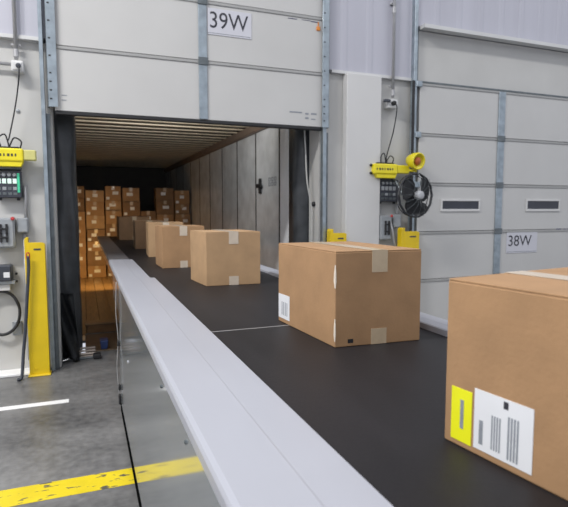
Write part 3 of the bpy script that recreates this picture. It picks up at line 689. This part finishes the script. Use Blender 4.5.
for k in range(3):
    a0 = 2*PI*k/3+2.35; bm = bmesh.new(); rows = []
    for i in range(7):
        s = i/6; row = []
        rr0 = 0.045+(R-0.065)*s; wd = 0.48+0.48*math.sin(PI*min(1, s*0.8+0.12)); tw = 0.5*(s-0.2)
        for j in range(5):
            v = j/4-0.5; a = a0+tw+v*2*wd
            u_ = fa*math.cos(a)+fz*math.sin(a); row.append(bm.verts.new(c+u_*rr0+fx*(0.03*v*2+0.01)))
        rows.append(row)
    for A, B in zip(rows, rows[1:]):
        for j in range(4): bm.faces.new((A[j], A[j+1], B[j+1], B[j]))
    bmesh.ops.solidify(bm, geom=bm.faces[:], thickness=0.003)
    part(fn, 'blade', bm, MT['fanblade'], smooth=True)
part(fn, 'hub', lathe(bmesh.new(), [(0.042, 0.02), (0.046, 0.06), (0.042, 0.085), (0.03, 0.092), (0, 0.094)], c, fx, 20), MT['fanhub'], 'grey round hub', smooth=True)
part(fn, 'motor', lathe(bmesh.new(), [(0.03, -0.14), (0.06, -0.12), (0.06, -0.02), (0.04, 0.0)], c, fx, 16), MT['fanblade'], smooth=True)
part(fn, 'bracket', tube(bmesh.new(), [c-fx*0.10, c-fx*0.2+fz*0.02, (c.x-0.06, YW-0.10, c.z+0.17), (c.x-0.10, YW-0.02, c.z+0.17)], 0.014, 8), MT['galvdark'], smooth=True)

def control(px0, py0, px1, py1, label, green):
    x0, x1, z0, z1 = wbox(px0, py0, px1, py1, YW-0.09); w_, h_ = x1-x0, z1-z0
    t = thing('control_panel', label, 'control panel', ((x0+x1)/2, YW, z0))
    part(t, 'housing', bx(x0, x1, YW-0.09, YW, z0, z1, 0.008), MT['greydark'])
    if green: part(t, 'green_edge', bx(x1-0.03, x1-0.012, YW-0.094, YW-0.089, z0+h_*0.2, z1-h_*0.1), MT['green'])
    n = 4
    for k in range(n):
        a = x0+w_*(0.08+0.20*k); b_ = a+w_*0.15
        part(t, 'indicator', bx(a, b_, YW-0.095, YW-0.089, z0+h_*0.52, z0+h_*0.70, 0.002), MT['lit' if green else 'grey'])
        part(t, 'button', lathe(bmesh.new(), [(0.016, 0), (0.016, 0.012), (0.010, 0.016)], ((a+b_)/2, YW-0.09, z0+h_*0.84), (0, -1, 0), 10), MT['grey'])
        part(t, 'key', bx(a, b_, YW-0.094, YW-0.089, z0+h_*0.28, z0+h_*0.40, 0.002), MT['grey' if k % 2 else 'galvdark'])
        part(t, 'key', bx(a, b_, YW-0.094, YW-0.089, z0+h_*0.10, z0+h_*0.20, 0.002), MT['galvdark'])
    for xx in (x0+0.03, x1-0.03):
        part(t, 'gland', bx(xx-0.012, xx+0.012, YW-0.06, YW-0.03, z0-0.02, z0, 0.003), MT['black'])
control(-6, 170, 22, 198, 'dark control panel with lit green windows left of the open dock', True)
control(380, 179.5, 398.5, 202, 'dark control panel under the yellow arm beside the fan', False)
def disconnect(px0, py0, px1, py1, label):
    x0, x1, z0, z1 = wbox(px0, py0, px1, py1, YW-0.10); w_, h_ = x1-x0, z1-z0
    t = thing('switch_box', label, 'switch box', ((x0+x1)/2, YW, z0))
    part(t, 'enclosure', bx(x0, x1, YW-0.10, YW, z0, z1, 0.008), MT['grey'])
    part(t, 'lid', bx(x0+0.01, x1-0.01, YW-0.108, YW-0.099, z0+0.012, z1-0.012, 0.004), MT['grey'])
    for zz in (z0+h_*0.36, z0+h_*0.64):
        hb = bmesh.new(); mx = x0+w_*0.55
        abox(hb, mx-0.03, mx-0.014, YW-0.125, YW-0.107, zz-0.04, zz+0.04, 0.002); abox(hb, mx+0.014, mx+0.03, YW-0.125, YW-0.107, zz-0.04, zz+0.04, 0.002)
        abox(hb, mx-0.03, mx+0.03, YW-0.13, YW-0.115, zz-0.008, zz+0.008, 0.002)
        part(t, 'switch_handle', hb, MT['black'])
    part(t, 'red_button', lathe(bmesh.new(), [(0.012, 0), (0.016, 0.016), (0.009, 0.022)], (x1-0.01, YW-0.10, z1-0.01), (0, -0.9, 0.3), 10), MT['red'])
    return x1
disconnect(-10, 218, 15.5, 248, 'grey switch box with black handles left of the open dock')
disconnect(380.5, 215.5, 391.5, 240, 'grey switch box with black handles between pillar and fan')
def smallbox(px0, py0, px1, py1, label, run_up, run_down):
    x0, x1, z0, z1 = wbox(px0, py0, px1, py1, YW-0.07); mx = x0+(x1-x0)*0.8
    t = thing('conduit_box', label, 'junction box', ((x0+x1)/2, YW, z0))
    part(t, 'body', bx(x0, x1, YW-0.08, YW, z0, z1, 0.006), MT['grey'])
    part(t, 'lid', bx(x0+0.008, x1-0.008, YW-0.085, YW-0.079, z0+0.008, z1-0.008, 0.002), MT['grey'])
    if run_up: part(t, 'pipe', tube(bmesh.new(), [(mx, YW-0.03, z1-0.005), (mx, YW-0.03, run_up)], 0.014, 8, False), MT['pvc'], smooth=True)
    if run_down: part(t, 'pipe', tube(bmesh.new(), [(mx-0.02, YW-0.03, z0+0.005), (mx-0.02, YW-0.03, run_down)], 0.014, 8, False), MT['pvc'], smooth=True)
smallbox(17, 218, 28.5, 232.5, 'small grey conduit box beside the left switch box', 1.60, 0.10)
smallbox(393, 214.5, 400.5, 227.5, 'small grey conduit box beside the right switch box', 1.50, None)
c0 = at(391.5, 222, YW-0.12); c1 = at(396, 246, YW-0.12)
solo('flex_cable', tube(bmesh.new(), [(c0.x, YW-0.10, c0.z), (c0.x+0.01, YW-0.13, c0.z-0.1), (c0.x+0.04, YW-0.12, c1.z+0.04), (c1.x+0.02, YW-0.10, c1.z-0.06), (c1.x+0.05, YW-0.06, c1.z-0.5)], 0.011, 8), MT['pvc'],
     'grey flexible cable curving below the right switch box', 'cable', smooth=True)
# right wall: conduit, outlet and cord
cx, cz = conduit(392, 98, 'vertical grey conduit above the outlet between pillar and closed door')
x0, x1, z0, z1 = wbox(387, 99, 397, 109, YW-0.07)
ob = thing('outlet_box', 'small white outlet box below the conduit beside the pillar', 'outlet', ((x0+x1)/2, YW, z0))
part(ob, 'body', bx(x0, x1, YW-0.09, YW, z0, z1, 0.010, 2), MT['pvcwhite'])
part(ob, 'plug', lathe(bmesh.new(), [(0.024, 0), (0.026, 0.03), (0.014, 0.05)], ((x0+x1)/2, YW-0.088, z0+0.05), (0, -1, 0), 12), MT['black'])
part(ob, 'side_plug', bx(x0-0.06, x0+0.02, YW-0.12, YW-0.09, z0+0.055, z0+0.085, 0.006), MT['greydark'])
e = at(386.5, 162, YW-0.1); sx, sz = (x0+x1)/2, z0+0.05
solo('power_cord', tube(bmesh.new(), [(sx, YW-0.13, sz), (sx+0.01, YW-0.15, sz-0.07), (sx-0.01, YW-0.12, sz-0.3), (e.x, YW-0.10, e.z+0.06), (e.x-0.005, YW-0.12, e.z)], 0.006, 6), MT['black'],
     'thin black cord hanging from the right outlet box', 'cord', smooth=True)
# left wall, lower things
x0, x1, z0, z1 = wbox(-10, 266, 12, 281, YW-0.12)
mb = thing('motor_box', 'black box with a white sticker on the lower left wall', 'switch box', ((x0+x1)/2, YW, z0-0.08))
part(mb, 'housing', bx(x0, x1, YW-0.12, YW, z0, z1, 0.010), MT['greydark'])
part(mb, 'sticker', bx(x1-0.06, x1-0.015, YW-0.1215, YW-0.1195, z0+0.03, z0+0.075), MT['paper'])
part(mb, 'bracket', bx(x0, x1+0.02, YW-0.10, YW, z0-0.03, z0, 0.004), MT['grey'])
part(mb, 'lower_tray', bx(x0, x1-0.02, YW-0.08, YW, z0-0.085, z0-0.032, 0.004), MT['pvcwhite'])
for z in (z0+0.05, z0-0.015):
    part(mb, 'knob', lathe(bmesh.new(), [(0.010, 0), (0.010, 0.02), (0.005, 0.024)], (x1+0.025, YW-0.02, z), (0, -1, 0), 8), MT['black'])
lc = at(2, 313, YW-0.05); 
solo('hose_loop', tube(bmesh.new(), [lc+Vector((math.cos(a)*0.135-0.0, 0.0 if k % 2 else -0.008, math.sin(a)*0.185)) for k, a in enumerate([math.radians(x) for x in range(150, -151, -20)])], 0.013, 8), MT['black'],
     'thick black hose loop hanging on the lower left wall', 'hose', smooth=True)
x0, x1, z0, z1 = wbox(12, 322, 22, 335, YW-0.04)
solo('wall_plate', bx(x0, x1, YW-0.03, YW, z0, z1, 0.004), MT['grey'], 'small grey cover plate on the wall beside the hose loop', 'cover plate')
q = [at(28, 256, 4.66), at(28.5, 270, 4.66), at(27, 300, 4.66), at(25.5, 330, 4.66), at(23.5, 352, 4.66), at(21.5, 368, 4.62)]
q[-1].z = 0.03
cb = thing('guard_cable', 'dark cable running down beside the left yellow guard', 'cable', (q[-1].x, 4.62, 0))
part(cb, 'cable', tube(bmesh.new(), q+[Vector((q[-1].x-0.03, 4.60, 0.014))], 0.013, 8), MT['greydark'], smooth=True)
part(cb, 'red_loop', tube(bmesh.new(), [q[0]+Vector((0.012*math.cos(a), -0.004, 0.03*math.sin(a))) for a in [2*PI*k/10 for k in range(10)]], 0.005, 6, closed=True), MT['red'], smooth=True)
